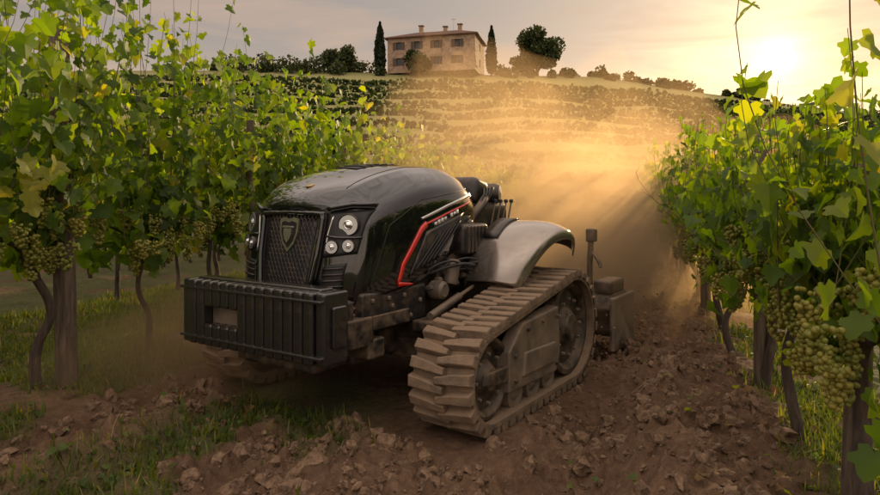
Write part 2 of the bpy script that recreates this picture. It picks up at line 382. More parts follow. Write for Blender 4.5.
def post(x,y,h,r,lean=(0,0)):
    g=float(gh(x,y))-.1;n=12;V=[];F=[];rr=random.Random(int(x*100+y*10));L_=8
    ph=[rr.uniform(.88,1.12) for _ in range(n)]
    for j in range(L_+1):
        t=j/L_
        for i in range(n):
            a=2*math.pi*i/n;q=r*ph[i]*(1-.12*t)*rr.uniform(.97,1.03);V.append((q*math.cos(a)+lean[0]*t,q*math.sin(a)+lean[1]*t,t*h))
    for j in range(L_):
        for i in range(n):F.append((j*n+i,j*n+(i+1)%n,(j+1)*n+(i+1)%n,(j+1)*n+i))
    F.append(tuple(L_*n+i for i in range(n)))
    o=py_mesh('trellis_post',V,F,M_wood,True);o.location=(x,y,g);return o
LX=-4.76;RX=1.085
ztL=lambda s:np.interp(s,[3,7,11,20,38],[3.55,3.75,3.4,2.9,2.75])
ztR=lambda s:np.interp(s,[1,2.5,2.95,5.6,6.6,9,20,38],[2.8,2.7,2.18,2.20,2.5,2.75,2.7,2.7])
vine_row(LX,3.2,38,1.25,ztL,101,dens=1.9,size=.148,grape_y=[(4.3,9,75)],t0=5.12,gside=1,tr_=.8)
vine_row(RX,2.0,38,1.08,ztR,202,dens=2.4,size=.112,grape_y=[(2.1,6,66),(6,9,26)],t0=2.75,thick=.25,hangp=.14,gside=-1,tr_=.85,gs=.88)
for k,(dx) in enumerate((-3.1,-6.2,-9.3)):
    vine_row(LX+dx,4+3*k,38,1.0,ztL if k<2 else ztR,300+k,near=False,dens=1.5,size=.155)
vine_row(RX+5.83,4,38,1.0,ztR,400,near=False,dens=.7,size=.14)
post(-3.08,5.25,3.05,.082,(-.10,.05))
for y in (7.9,10.5,15.5,21,27):post(LX+K*y+.1,y,2.6,.06)
post(RX+K*3.15+.03,3.12,1.9,.060,(.12,.1))
for y in (5.1,8.6,12,16,21):post(RX+K*y,y,2.0,.055)

# ---------------- grass ----------------
n=180000;Y=2.5+RNG.random(n)**1.3*11;w=-8.0+RNG.random(n)*10.4;X=w/.96+K*Y
g=grassmask(X,Y);ok=(RNG.random(n)<g)&(~intractor(X,Y,.05));X=X[ok];Y=Y[ok];w=w[ok];n=len(X)
h=(.035+.11*RNG.random(n)**1.5)*(.5+1.1*fbm(X*3,Y*3,2,66));az=RNG.random(n)*6.283;ln=RNG.random(n)*.7+.1
dx=np.cos(az);dy=np.sin(az);px=-dy;py=dx;wd=.004+.004*RNG.random(n);Z=gh(X,Y)-.01
def bp(t,sd,wf): 
    off=ln*h*t**1.8
    return np.stack([X+dx*off+px*wd*sd*wf,Y+dy*off+py*wd*sd*wf,Z+h*t*(1-.25*ln*t)],-1)
P=np.stack([bp(0,-1,1),bp(0,1,1),bp(.5,1,.8),bp(.5,-1,.8),bp(1,1,.1),bp(1,-1,.1)],1)
TF=np.array([[0,1,2,3],[3,2,4,5]]);F=(TF[None]+(np.arange(n)*6)[:,None,None]).reshape(-1,4)
tn=np.clip(RNG.normal(.5,.27,n),0,1)
np_mesh('grass',P.reshape(-1,3),F,M_grass,False,attrs={'tint':np.repeat(tn,6)})
n=9200;Y=2.5+RNG.random(n)**1.2*9;w=-6.0+RNG.random(n)*8.2;X=w/.96+K*Y
ok=((RNG.random(n)<grassmask(X,Y)+.03))&(~intractor(X,Y,.05));X=X[ok];Y=Y[ok];n=len(X)
C=np.stack([X,Y,gh(X,Y)+.015+.05*RNG.random(n)],-1)
R=orient(np.stack([RNG.normal(0,.5,n),RNG.normal(0,.5,n),np.ones(n)],-1),RNG.normal(size=(n,3)))
P,F=inst(T_LO[0],T_LO[1],C,(.02+.04*RNG.random(n))[:,None,None]*np.array([1,1,1]),R)
np_mesh('weeds',P,F,M_grass,False,attrs={'tint':np.repeat(np.clip(RNG.normal(.4,.2,n),0,.8),len(T_LO[0]))})
n=190;Y=2.5+RNG.random(n)*9;w=np.where(RNG.random(n)<.5,RNG.normal(.8,.4,n),RNG.normal(-3.9,.7,n));X=w/.96+K*Y
ok=~intractor(X,Y,.1);X=X[ok];Y=Y[ok];n=len(X)
R=orient(np.stack([RNG.normal(0,.5,n),RNG.normal(0,.5,n),np.ones(n)],-1),RNG.normal(size=(n,3)))
P,F=inst(T_HI[0],T_HI[1],np.stack([X,Y,gh(X,Y)+.03],-1),(.04+.04*RNG.random(n))[:,None,None]*np.array([1,1,2.5]),R)
np_mesh('fallen_leaves',P,F,leafmat('dry_leaf',[(0,(.08,.045,.022)),(1,(.18,.11,.045))],fac=.15,tr=(1,1,1),rough=.8),False,attrs={'tint':np.repeat(RNG.random(n),len(T_HI[0]))})

# ---------------- hillside vines ----------------
rows=[];tts=[]
yy=44.0
k=0
while yy<103:
    nn=int(3400);X=-75+RNG.random(nn)*150;Yc=yy-.03*X-1.2*np.sin(X*.045)+RNG.normal(0,.22,nn)+.3
    Z=gh(X,Yc)+.05+RNG.random(nn)*.95*(.6+.7*fbm(X*.5,X*0+k,2,5))
    rows.append(np.stack([X,Yc,Z],-1));tts.append(np.clip(RNG.normal(.4,.25,nn),0,1));yy+=TSP;k+=1
C=np.concatenate(rows);tt=np.concatenate(tts);n=len(C)
R=orient(RNG.normal(size=(n,3))+np.array([0,-.4,.6]),RNG.normal(size=(n,3)))
P,F=inst(T_LO[0],T_LO[1],C,(.28+.32*RNG.random(n))[:,None,None]*np.array([1,1,1]),R)
np_mesh('hillside_vineyard',P,F,M_hill,False,attrs={'tint':np.repeat(tt,6+1)})

# ---------------- trees ----------------
def leafcloud(name,C,size,mat,parent,rng):
    n=len(C);R=orient(rng.normal(size=(n,3))+np.array([0,0,.4]),rng.normal(size=(n,3)))
    P,F=inst(T_LO[0],T_LO[1],C,(size*(.6+.8*rng.random(n)))[:,None,None]*np.array([1,1,1]),R)
    return np_mesh(name,P,F,mat,False,parent,{'tint':np.repeat(rng.random(n),7)})
def cypress(x,y,h,r,seed):
    rng=np.random.default_rng(seed);g=float(gh(x,y));e=empty('cypress_tree',(x,y,g))
    tube('trunk',[(0,0,-.3),(0,0,h*.5),(0,0,h*.9)],[.22,.15,.04],M_bark,e)
    n=3200;t=rng.random(n)**.9;a=rng.random(n)*6.28
    rad=r*(np.sin(np.clip(t*1.03+.03,0,1)**.62*math.pi)**.6)*(.8+.35*vnoise(a*1.6,t*9,seed))*rng.random(n)**.35
    leafcloud('crown',np.stack([rad*np.cos(a),rad*np.sin(a),.5+t*(h-.5)],-1),.32,M_cyp,e,rng)
def tree(name,x,y,h,r,seed,mat=None,n=5200,tr=.22):
    rng=np.random.default_rng(seed);g=float(gh(x,y));e=empty(name,(x,y,g))
    th=h*tr;tube('trunk',[(0,0,-.3),(.1,0,th*.6),(0,.1,h*.6)],[.035*h,.028*h,.012*h],M_bark,e)
    cs=[];NC=40
    for k in range(NC):
        d=rng.normal(size=3);d/=np.linalg.norm(d);q=rng.random()**.45
        c=np.array([d[0]*r*.8*q,d[1]*r*.8*q,th+(h-th)*.46+d[2]*(h-th)*.44*q]);cs.append((c,r*rng.uniform(.22,.38)))
        if k<9: tube('limb_%d'%k,[(0,0,th*.8),(c[0]*.4,c[1]*.4,(th+c[2])/2),tuple(c)],[.014*h,.01*h,.004*h],M_bark,e)
    pts=[]
    for c,rr in cs:
        m_=n//NC;d=rng.normal(size=(m_,3));d/=np.linalg.norm(d,axis=1)[:,None]
        pts.append(c+d*rr*(rng.random((m_,1))**.4)*np.array([1.1,1.1,.8]))
    leafcloud('crown',np.concatenate(pts),.34,mat or M_tree,e,rng)
def PX(px,Y): return (px-440)/635*Y
cypress(PX(380,109),109,8.9,.95,1);cypress(PX(491.5,109),109,8.6,.9,2)
tree('broadleaf_tree',PX(537,112),112,9.2,5.2,3,n=11000,tr=.10)
tree('broadleaf_tree',PX(417,106),106,4.8,2.4,4,n=3500,tr=.08)
tree('broadleaf_tree',PX(340,112),112,5.2,3.8,5,n=5500,tr=.08)
tree('broadleaf_tree',PX(470,107),107,2.6,1.2,6,n=1500,tr=.1)
rng=np.random.default_rng(9);pts=[]
for k in range(130):
    px=rng.uniform(215,385) if k<50 else rng.uniform(495,770);Y_=rng.uniform(107,120);x=PX(px,Y_);rr=rng.uniform(.8,2.0) if k<50 else rng.uniform(.5,1.4)
    g=float(gh(x,Y_));m_=150;d=rng.normal(size=(m_,3));d/=np.linalg.norm(d,axis=1)[:,None]
    pts.append(np.array([x,Y_,g+rr*.6])+d*rr*(rng.random((m_,1))**.4))
leafcloud('distant_hedge',np.concatenate(pts),.4,M_tree,None,rng)

# ---------------- farmhouse ----------------
m,nt,b,o=newmat('stone_wall');M_stone=m;L=nt.links;co=coords(nt)
vo=nt.nodes.new('ShaderNodeTexVoronoi');vo.inputs['Scale'].default_value=2.6;L.new(co,vo.inputs['Vector'])
n_=noise(nt,.8,6,.6,co);r=ramp(nt,[(.25,(.20,.13,.09)),(.6,(.34,.24,.165)),(.9,(.42,.32,.22))])
mm=nt.nodes.new('ShaderNodeMix');mm.inputs[0].default_value=.35;L.new(n_.outputs['Fac'],mm.inputs[2]);sx=nt.nodes.new('ShaderNodeSeparateXYZ');L.new(vo.outputs['Color'],sx.inputs[0]);L.new(sx.outputs[0],mm.inputs[3]);L.new(mm.outputs[0],r.inputs[0])
L.new(r.outputs[0],b.inputs['Base Color']);b.inputs['Roughness'].default_value=.95;bump(nt,vo.outputs['Distance'],.5,.08,b)
m,nt,b,o=newmat('roof_tiles');M_roof=m;L=nt.links;co=coords(nt);wv=nt.nodes.new('ShaderNodeTexWave');wv.inputs['Scale'].default_value=5;L.new(co,wv.inputs[0])
n_=noise(nt,3,6,.7,co);r=ramp(nt,[(.3,(.12,.055,.035)),(.7,(.25,.13,.08))]);L.new(n_.outputs['Fac'],r.inputs[0]);L.new(r.outputs[0],b.inputs['Base Color']);b.inputs['Roughness'].default_value=.9;bump(nt,wv.outputs['Fac'],.8,.08,b)
M_win=simple('window_glass',(.02,.022,.025),.15);M_shut=simple('shutter_wood',(.07,.045,.03),.7)
hx=PX(437,112);hz=float(gh(hx,110))-.2
H=empty('stone_farmhouse',(hx,111,hz),math.radians(-14))
hw,hd,he=7.6,4.4,6.1
def wall_with_holes(name,L0,L1,z1,holes,place,parent,th=.45):
    xsn=sorted(set([L0,L1]+[a for h_ in holes for a in (h_[0],h_[1])]));zs=sorted(set([0,z1]+[a for h_ in holes for a in (h_[2],h_[3])]))
    V=[];F=[]
    for i in range(len(xsn)-1):
        for j in range(len(zs)-1):
            cx=(xsn[i]+xsn[i+1])/2;cz=(zs[j]+zs[j+1])/2
            if any(h_[0]<cx<h_[1] and h_[2]<cz<h_[3] for h_ in holes):continue
            k=len(V);V+=[place(xsn[i],0,zs[j]),place(xsn[i+1],0,zs[j]),place(xsn[i+1],0,zs[j+1]),place(xsn[i],0,zs[j+1])];F.append((k,k+1,k+2,k+3))
    for h_ in holes:
        for (a,b_) in (((h_[0],h_[2]),(h_[1],h_[2])),((h_[1],h_[2]),(h_[1],h_[3])),((h_[1],h_[3]),(h_[0],h_[3])),((h_[0],h_[3]),(h_[0],h_[2]))):
            k=len(V);V+=[place(a[0],0,a[1]),place(b_[0],0,b_[1]),place(b_[0],th,b_[1]),place(a[0],th,a[1])];F.append((k,k+1,k+2,k+3))
    o=py_mesh(name,V,F,M_stone,False,parent)
    for q,h_ in enumerate(holes):
        py_mesh(name+'_window_%d'%(q+1),[place(h_[0],th-.1,h_[2]),place(h_[1],th-.1,h_[2]),place(h_[1],th-.1,h_[3]),place(h_[0],th-.1,h_[3])],[(0,1,2,3)],M_win if h_[2]>.1 else M_shut,False,parent)
holes=[(x-.5,x+.5,3.9,5.2) for x in (-5.6,-2.4,1.0,4.6)]+[(x-.5,x+.5,1.2,2.5) for x in (-5.6,1.0,4.6)]+[(-3.0,-1.8,.02,2.3)]
wall_with_holes('front_wall',-hw,hw,he,holes,lambda x,d,z:(x,-hd+d,z),H)
wall_with_holes('side_wall',-hd,hd,he,[(-.5,.5,3.9,5.2),(-.5,.5,1.2,2.5)],lambda x,d,z:(hw-d,x,z),H)
wall_with_holes('west_wall',-hd,hd,he,[(-.5,.5,3.9,5.2)],lambda x,d,z:(-hw+d,-x,z),H)
py_mesh('back_wall',[(-hw,hd,0),(hw,hd,0),(hw,hd,he),(-hw,hd,he)],[(0,1,2,3)],M_stone,False,H)
for k,h_ in enumerate(holes[:7]):
    for s_ in (-1,1):
        xx=(h_[0]+h_[1])/2+s_*.78;box('shutter_%d_%d'%(k,s_+1),(xx-.25,-hd-.07,h_[2]),(xx+.25,-hd-.01,h_[3]),M_shut,.01,H)
ov=.5;rz=he+1.75
V=[(-hw-ov,-hd-ov,he-.05),(hw+ov,-hd-ov,he-.05),(hw+ov,hd+ov,he-.05),(-hw-ov,hd+ov,he-.05),(-hw+3.6,0,rz),(hw-3.6,0,rz)]
V2=[(a,b_,c-.18) for a,b_,c in V[:4]]
py_mesh('roof',V+V2,[(0,1,5,4),(1,2,5),(2,3,4,5),(3,0,4),(0,6,7,1),(1,7,8,2),(2,8,9,3),(3,9,6,0),(6,9,8,7)],M_roof,False,H)
for k,(x,y) in enumerate(((-2.6,-.8),(1.4,.6),(4.2,-.3))):
    box('chimney_%d'%k,(x-.35,y-.3,rz-1.0),(x+.35,y+.3,rz+.8),M_stone,.03,H);box('chimney_cap_%d'%k,(x-.48,y-.43,rz+.8),(x+.48,y+.43,rz+.95),M_roof,.03,H)
tube('antenna',[(3.0,0,rz-.3),(3.0,0,rz+2.2)],.04,M_wire,H);tube('antenna_bar',[(2.5,0,rz+1.9),(3.5,0,rz+1.9)],.03,M_wire,H)

# =============== TRACTOR =================
TH=math.radians(34)
T=empty('crawler_tractor',(-.91,4.81,0),-TH)
def section(w,zt,zb):
    h=zt-zb
    return [(0,zt),(.40*w,zt-.004),(.70*w,zt-.03),(.80*w,zt-.075),(.95*w,zt-.17),(1.0*w,zt-.30),(1.0*w,zt-.30-(h-.3)*.45),(.965*w,zb+.05),(.93*w,zb)]
st=[(-.40,.42,1.55,.90),(-.385,.475,1.60,.895),(-.33,.55,1.66,.89),(-.20,.60,1.725,.89),(.0,.635,1.80,.90),(.25,.655,1.855,.93),(.5,.665,1.885,1.0),(.8,.665,1.895,1.12),(1.05,.65,1.875,1.24),(1.22,.62,1.83,1.30),(1.30,.60,1.79,1.32),(1.33,.54,1.73,1.34)]
V=[];F=[];NP=17
for (v,w,zt,zb) in st:
    s_=section(w,zt,zb);pts=[(-u,z) for u,z in s_[:0:-1]]+s_
    for u,z in pts:
        f=(z-zb)/(zt-zb);rk=.13*f*f if v<.1 else .13*f*f*max(0,1-(v-.1)/.5)
        bow=.10*(u/.5)**2 if v<-.3 else 0
        V.append((u,v+rk+bow,z))
ns=len(st)
for j in range(ns-1):
    for i in range(NP-1):
        F.append((j*NP+i,j*NP+i+1,(j+1)*NP+i+1,(j+1)*NP+i))
for j,fl in ((0,False),(ns-1,True)):
    for i in range(8):
        a_=j*NP+i;b_=a_+1;c_=j*NP+NP-1-i-1;d_=j*NP+NP-1-i
        f=(a_,b_,c_,d_) if b_!=c_ else (a_,b_,d_)
        F.append(f[::-1] if not fl else f)
hood=py_mesh('hood',V,F,M_paint,True,T)
ss=hood.modifiers.new('s','SUBSURF');ss.levels=2;ss.render_levels=3
me=hood.data;cr=me.attributes.new('crease_edge','FLOAT','EDGE')
for e_ in me.edges:
    a_,b_=e_.vertices
    if a_%NP==b_%NP and a_%NP in (8-2,8+2,8-3,8+3,8-5,8+5) : cr.data[e_.index].value=.8
bm=bmesh.new();bm.from_mesh(me);bmesh.ops.recalc_face_normals(bm,faces=bm.faces);bm.to_mesh(me);bm.free()
bpy.context.view_layer.update()
dg=bpy.context.evaluated_depsgraph_get();ev=hood.evaluated_get(dg);m2=ev.to_mesh()
BV=BVHTree.FromPolygons([v.co.copy() for v in m2.vertices],[tuple(p.vertices) for p in m2.polygons])
ev.to_mesh_clear()
def cast(o_,d_,off):
    r_=BV.ray_cast(Vector(o_),Vector(d_))
    if r_[0] is None: return None
    nrm=r_[1]
    if nrm.dot(Vector(d_))>0:nrm=-nrm
    return r_[0]+nrm*off
def origin(mode,a,b_):
    if mode=='R': return (3,a,b_),(-1,0,0)
    if mode=='L': return (-3,a,b_),(1,0,0)
    if mode=='F': return (a,-3,b_),(0,1,0)
    if mode=='T': return (a,b_,4),(0,0,-1)
def decal_quad(name,mode,c4,mat,off=.004,n=(10,10),thick=.004):
    V=[]
    for j in range(n[1]+1):
        for i in range(n[0]+1):
            s_=i/n[0];t_=j/n[1]
            a=(c4[0][0]*(1-s_)+c4[1][0]*s_)*(1-t_)+(c4[3][0]*(1-s_)+c4[2][0]*s_)*t_
            b_=(c4[0][1]*(1-s_)+c4[1][1]*s_)*(1-t_)+(c4[3][1]*(1-s_)+c4[2][1]*s_)*t_
            V.append(cast(*origin(mode,a,b_),off))
    F=[]
    for j in range(n[1]):
        for i in range(n[0]):
            q=[j*(n[0]+1)+i,j*(n[0]+1)+i+1,(j+1)*(n[0]+1)+i+1,(j+1)*(n[0]+1)+i]
            if all(V[k] is not None for k in q):F.append(tuple(q))
    V=[p if p is not None else Vector((0,0,1.2)) for p in V]
    o=py_mesh(name,V,F,mat,True,T);s=o.modifiers.new('so','SOLIDIFY');s.thickness=thick+off;s.offset=0
    return o
def strip(name,mode,pts,wd,mat,off=.005,thick=.004):
    P=[Vector(p) for p in pts];dense=[]
    for a,b_ in zip(P[:-1],P[1:]):
        n_=max(2,int((b_-a).length/.03))
        for i in range(n_):dense.append(a.lerp(b_,i/n_))
    dense.append(P[-1]);V=[];F=[]
    for i,p in enumerate(dense):
        d=(dense[min(i+1,len(dense)-1)]-dense[max(i-1,0)]).normalized();nn=Vector((-d.y,d.x))
        ww=wd[0]+(wd[1]-wd[0])*i/(len(dense)-1) if isinstance(wd,tuple) else wd
        for s_ in (-.5,.5):
            q=p+nn*ww*s_;V.append(cast(*origin(mode,q.x,q.y),off))
    for i in range(len(dense)-1):
        q=(2*i,2*i+1,2*i+3,2*i+2)
        if all(V[k] is not None for k in q):F.append(q)
    V=[p if p is not None else Vector((0,0,1.2)) for p in V]
    o=py_mesh(name,V,F,mat,True,T);s=o.modifiers.new('so','SOLIDIFY');s.thickness=thick+off;s.offset=0
    return o
for md,tag in (('R','near'),('L','far')):
    strip('red_trim_'+tag,md,[(.16,.99),(.20,1.13),(.40,1.38),(.46,1.42)],(.034,.048),M_red)
    strip('red_trim_low_'+tag,md,[(.16,.99),(.34,.975)],(.034,.012),M_red)
    strip('silver_trim_'+tag,md,[(.40,1.46),(.75,1.555),(1.12,1.635),(1.22,1.645)],(.018,.030),M_silver)
    strip('red_pinline_'+tag,md,[(.46,1.42),(.8,1.51),(1.18,1.595)],(.014,.012),M_red)
    decal_quad('side_vent_'+tag,md,[(.27,1.03),(.62,1.15),(1.02,1.50),(.46,1.36)],M_black,.004)
    for k in range(5):
        strip('vent_slat_%d_%s'%(k,tag),md,[(.34+.07*k,1.08+.02*k),(.62+.08*k,1.33+.025*k)],.012,M_dark,.010,.004)
    for k in range(8):
        if k==4: continue
        strip('lettering_%d_%s'%(k,tag),md,[(.56+.045*k,1.415+.0125*k),(.588+.045*k,1.423+.0125*k)],.030 if k%3 else .022,M_white,.008,.002)
    strip('panel_seam_'+tag,md,[(-.12,.98),(-.02,1.25),(.05,1.42),(.4,1.60),(1.2,1.70)],.008,M_dark,.001,.001)
decal_quad('top_vent','T',[(-.26,.45),(.10,.30),(.16,.85),(-.22,.98)],M_dark,.003)
for k in range(5): strip('top_slat_%d'%k,'T',[(-.20,.50+.09*k),(.10,.40+.095*k)],.02,M_black,.010,.004)
strip('hood_seam_l','T',[(-.36,-.1),(-.40,.4),(-.42,1.1)],.008,M_dark,.001,.001);strip('hood_seam_r','T',[(.36,-.1),(.40,.4),(.42,1.1)],.008,M_dark,.001,.001)
# grille
decal_quad('grille_frame','F',[(-.225,.93),(.225,.93),(.275,1.48),(-.275,1.48)],M_black,.008)
decal_quad('grille_back','F',[(-.20,.955),(.20,.955),(.25,1.455),(-.25,1.455)],M_dark,.014)
hv=[];hr=.021
for rowi in range(17):
    z=.975+rowi*hr*1.5
    hwid=.20+.05*(z-.955)/.5-.016
    nC=int(hwid/(hr*1.732))+1
    for ci in range(-nC,nC+1):
        u=ci*hr*1.732+(hr*.866 if rowi%2 else 0)
        if abs(u)>hwid: continue
        hv.append((u,z))
V=[];F=[]
for (u,z) in hv:
    b0=len(V)
    for rr_,yo in ((hr*1.02,.024),(hr*.80,.026),(hr*.74,.012)):
        for q in range(6):
            a=math.pi/6+q*math.pi/3;p=cast((u+rr_*math.cos(a),-3,z+rr_*math.sin(a)),(0,1,0),yo);V.append(p if p else Vector((0,0,1.2)))
    for l in range(2):
        for q in range(6):F.append((b0+l*6+q,b0+l*6+(q+1)%6,b0+(l+1)*6+(q+1)%6,b0+(l+1)*6+q))
py_mesh('grille_mesh',V,F,M_black,False,T)
for s_ in (-1,1):
    strip('grille_surround_%d'%s_,'F',[(s_*.24,.92),(s_*.285,1.2),(s_*.30,1.49)],.028,M_paint,.024,.02)
    decal_quad('corner_intake_%d'%s_,'F',[(s_*.33,.96),(s_*.47,.98),(s_*.50,1.17),(s_*.35,1.15)],M_dark,.006)
    for q in range(4): strip('intake_slat_%d_%d'%(s_,q),'F',[(s_*.345,1.0+.04*q),(s_*.48,1.015+.04*q)],.010,M_black,.016,.006)
strip('grille_brow','F',[(-.31,1.495),(0,1.515),(.31,1.495)],.032,M_paint,.024,.02)
def shield(name,sc_,mat,off,c=(0,1.36)):
    pr=[(-.5,.5),(-.25,.56),(0,.5),(.25,.56),(.5,.5),(.48,.05),(.3,-.35),(0,-.62),(-.3,-.35),(-.48,.05)]
    p0=cast((0,-3,c[1]),(0,1,0),0);V=[(c[0]+x*sc_,p0.y-off+.12*z*sc_,c[1]+z*sc_*1.1) for x,z in pr];n=len(V)
    V+=[(a,b_+.02,c_) for a,b_,c_ in V];F=[tuple(range(n))]+[(i,(i+1)%n,n+(i+1)%n,n+i) for i in range(n)]
    py_mesh(name,V,F,mat,False,T)
shield('badge_rim',.19,M_silver,.045);shield('badge_field',.145,M_dark,.05);shield('badge_charge',.08,M_silver,.058,(0,1.35))
yb_=cast((0,-3,1.4),(0,1,0),0).y
box('badge_bar',(-.055,yb_-.060,1.40),(.055,yb_-.04,1.414),M_silver,.002,T)
lathe('hood_emblem',[(.034,-.004),(.034,.006),(.02,.009)],cast((0,-.10,4),(0,0,-1),0),(0,-.35,1),M_gold,T,24)
for s_ in (-1,1):
    decal_quad('headlight_housing_%d'%s_,'F',[(s_*.325,1.20),(s_*.545,1.23),(s_*.59,1.53),(s_*.335,1.51)],M_dark,.008,(12,12),.010)
    for q,(u,z,rr) in enumerate(((.48,1.425,.066),(.40,1.275,.042),(.50,1.285,.040))):
        p=cast((s_*u,-3,z),(0,1,0),.010)
        ax=(s_*.40,-1,.05)
        lathe('lamp_bezel_%d_%d'%(s_,q),[(rr*.9,-.05),(rr*1.15,-.02),(rr*1.18,.020),(rr*1.10,.028),(rr*1.0,.012)],p,ax,M_black,T,32)
        lathe('lamp_reflector_%d_%d'%(s_,q),[(rr*1.02,.0245),(rr*.95,.0235),(rr*.80,.0195),(rr*.62,.0165),(rr*.40,.0150)],p,ax,M_glass,T,32)
        lathe('lamp_projector_%d_%d'%(s_,q),[(rr*.50,.012),(rr*.50,.028),(rr*.42,.031),(rr*.36,.028),(rr*.30,.033),(rr*.15,.038),(.002,.040)],p,ax,M_chrome,T,28)
    strip('headlight_brow_%d'%s_,'F',[(s_*.33,1.525),(s_*.47,1.555),(s_*.585,1.55)],.020,M_paint,.03,.012)
    strip('headlight_divider_%d'%s_,'F',[(s_*.345,1.345),(s_*.46,1.335),(s_*.565,1.34)],.012,M_paint,.02,.01)
    strip('daylight_strip_%d'%s_,'F',[(s_*.345,1.22),(s_*.350,1.36),(s_*.375,1.485)],.010,M_silver,.012,.006)
# front weights
wu=.715;nsl=16;pw=2*wu/nsl
for k in range(nsl):
    u0=-wu+k*pw+.003;u1=u0+pw-.006;edge=(k in (0,nsl-1));v0=-.70+(.02 if edge else 0);vb=-.46
    if 3<=k<=6:
        box('weight_%d_top'%k,(u0,v0,.85),(u1,vb,1.03),M_weight,.02,T,seg=3);box('weight_%d_low'%k,(u0,v0,.575),(u1,vb,.73),M_weight,.02,T,seg=3)
    else: box('weight_%d'%k,(u0,v0,.575),(u1,vb,1.03),M_weight,.022,T,seg=3)
box('weight_slot_back',(-wu+3*pw,-.62,.72),(-wu+7*pw,-.5,.87),M_steel,.01,T)
box('weight_band_top',(-wu+.01,-.709,.965),(wu-.01,-.66,.985),M_weight,.006,T);box('weight_band_low',(-wu+.01,-.709,.62),(wu-.01,-.66,.64),M_weight,.006,T)
box('weight_top_bar',(-.62,-.62,1.0),(.62,-.50,1.045),M_weight,.015,T)
box('weight_carrier',(-.60,-.47,.66),(.60,-.28,.93),M_frame,.03,T)
for s_ in (-1,1):
    a,b_=sorted((s_*.705,s_*.735));box('weight_end_plate_%d'%s_,(a,-.62,.68),(b_,-.50,.94),M_weight,.014,T)
    a,b_=sorted((s_*.50,s_*.62));box('carrier_bracket_%d'%s_,(a,-.47,.60),(b_,-.10,.80),M_frame,.02,T)
# lower nose / bumper
box('nose_skirt',(-.50,-.34,.70),(.50,.35,.93),M_black,.05,T,seg=3)
box('nose_side_panel',(.46,-.2,.68),(.60,.55,.96),M_black,.03,T,seg=3)
box('nose_side_panel_far',(-.60,-.2,.68),(-.46,.55,.96),M_black,.03,T,seg=3)
box('nose_side_step',(.60,-.12,.70),(.63,.30,.80),M_frame,.01,T)
box('tow_frame',(-.36,-.42,.42),(.36,.3,.70),M_frame,.03,T)
box('lower_beam',(-.62,-.16,.50),(.62,.02,.64),M_frame,.02,T)
for k,(v,z) in enumerate(((-.1,.90),(.08,.90),(.26,.90),(-.1,.74),(.12,.84),(.34,.74),(.46,.84))):
    lathe('bolt_%d'%k,[(.018,-.01),(.018,.012),(.012,.016)],(.60,v,z),(1,0,0),M_steel,T,6)
for k in range(5):
    lathe('front_bolt_%d'%k,[(.014,-.01),(.014,.012),(.008,.016)],(.52,-.205,.72+.045*k),(0,-1,0),M_steel,T,6)
lathe('marker_lamp',[(.035,-.02),(.035,.015),(.02,.024)],(.40,-.345,.86),(.1,-1,0),M_chrome,T,24)
lathe('marker_lamp_far',[(.035,-.02),(.035,.015),(.02,.024)],(-.40,-.345,.86),(-.1,-1,0),M_chrome,T,24)
# chassis
box('chassis',(-.42,-.1,.42),(.42,2.35,.86),M_frame,.04,T)
box('front_axle',(-.95,.42,.38),(.95,.62,.54),M_frame,.03,T);box('rear_axle',(-.95,1.58,.42),(.95,1.86,.66),M_frame,.05,T)
box('under_hood',(-.52,.0,.80),(.52,1.3,1.25),M_black,.05,T)
box('engine_block',(.28,.72,.86),(.60,1.36,1.24),M_black,.04,T);box('engine_block_far',(-.60,.72,.86),(-.28,1.36,1.24),M_black,.04,T)
for s_,tg in ((1,''),(-1,'_far')):
    a,b_=(.58,.70) if s_>0 else (-.70,-.58)
    box('filter_cover'+tg,(a-.04,.95,1.14),(b_,1.36,1.40),M_black,.05,T,seg=3)
    for k in range(6):box('cooling_fin_%d%s'%(k,tg),(a,1.0+k*.058,1.16),(b_+.008 if s_>0 else b_,1.02+k*.058,1.38),M_frame,.004,T)
    lathe('oil_filter'+tg,[(.0,-.10),(.055,-.1),(.06,-.08),(.06,.08),(.05,.1),(.0,.1)],(s_*.66,.82,1.02),(0,.3,1),M_steel,T,24)
    lathe('alternator'+tg,[(.0,-.07),(.05,-.07),(.07,-.05),(.075,.0),(.07,.05),(.05,.07),(.0,.07)],(s_*.66,.62,.90),(s_,0,0),M_steel,T,24)
    lathe('hydraulic_ram'+tg,[(.03,-.3),(.03,.12),(.016,.13),(.016,.34)],(s_*.72,.72,.80),(0,1,.25),M_steel,T,20)
    lathe('air_tank'+tg,[(.0,-.26),(.07,-.25),(.095,-.2),(.095,.2),(.07,.25),(.0,.26)],(s_*.62,1.5,1.16),(0,1,0),M_black,T,28)
    for k in range(9):
        r_=random.Random(k+40*s_);p0=(s_*.60,.5+k*.10,1.0+.07*r_.random());p3=(s_*(.55+.1*r_.random()),1.25+.08*k,1.0+.35*r_.random())
        tube('hose_%d%s'%(k,tg),[p0,(s_*(.72+.06*r_.random()),p0[1]+.15,p0[2]+.15*r_.random()),(s_*(.76),p3[1]-.25,p3[2]-.15+.2*r_.random()),p3],.014 if k%2 else .009,M_hose,T)
    for k in range(7):
        lathe('fitting_%d%s'%(k,tg),[(.02,-.03),(.024,-.01),(.024,.02),(.014,.035)],(s_*.63,.55+k*.12,.92+.05*(k%3)),(s_,0,.2),M_steel,T,6)
    box('step_bracket'+tg,((.60 if s_>0 else -.86),.35,.62),((.86 if s_>0 else -.60),.95,.70),M_frame,.02,T)
    box('valve_block'+tg,((.56 if s_>0 else -.70),1.38,.98),((.70 if s_>0 else -.56),1.56,1.12),M_steel,.015,T)
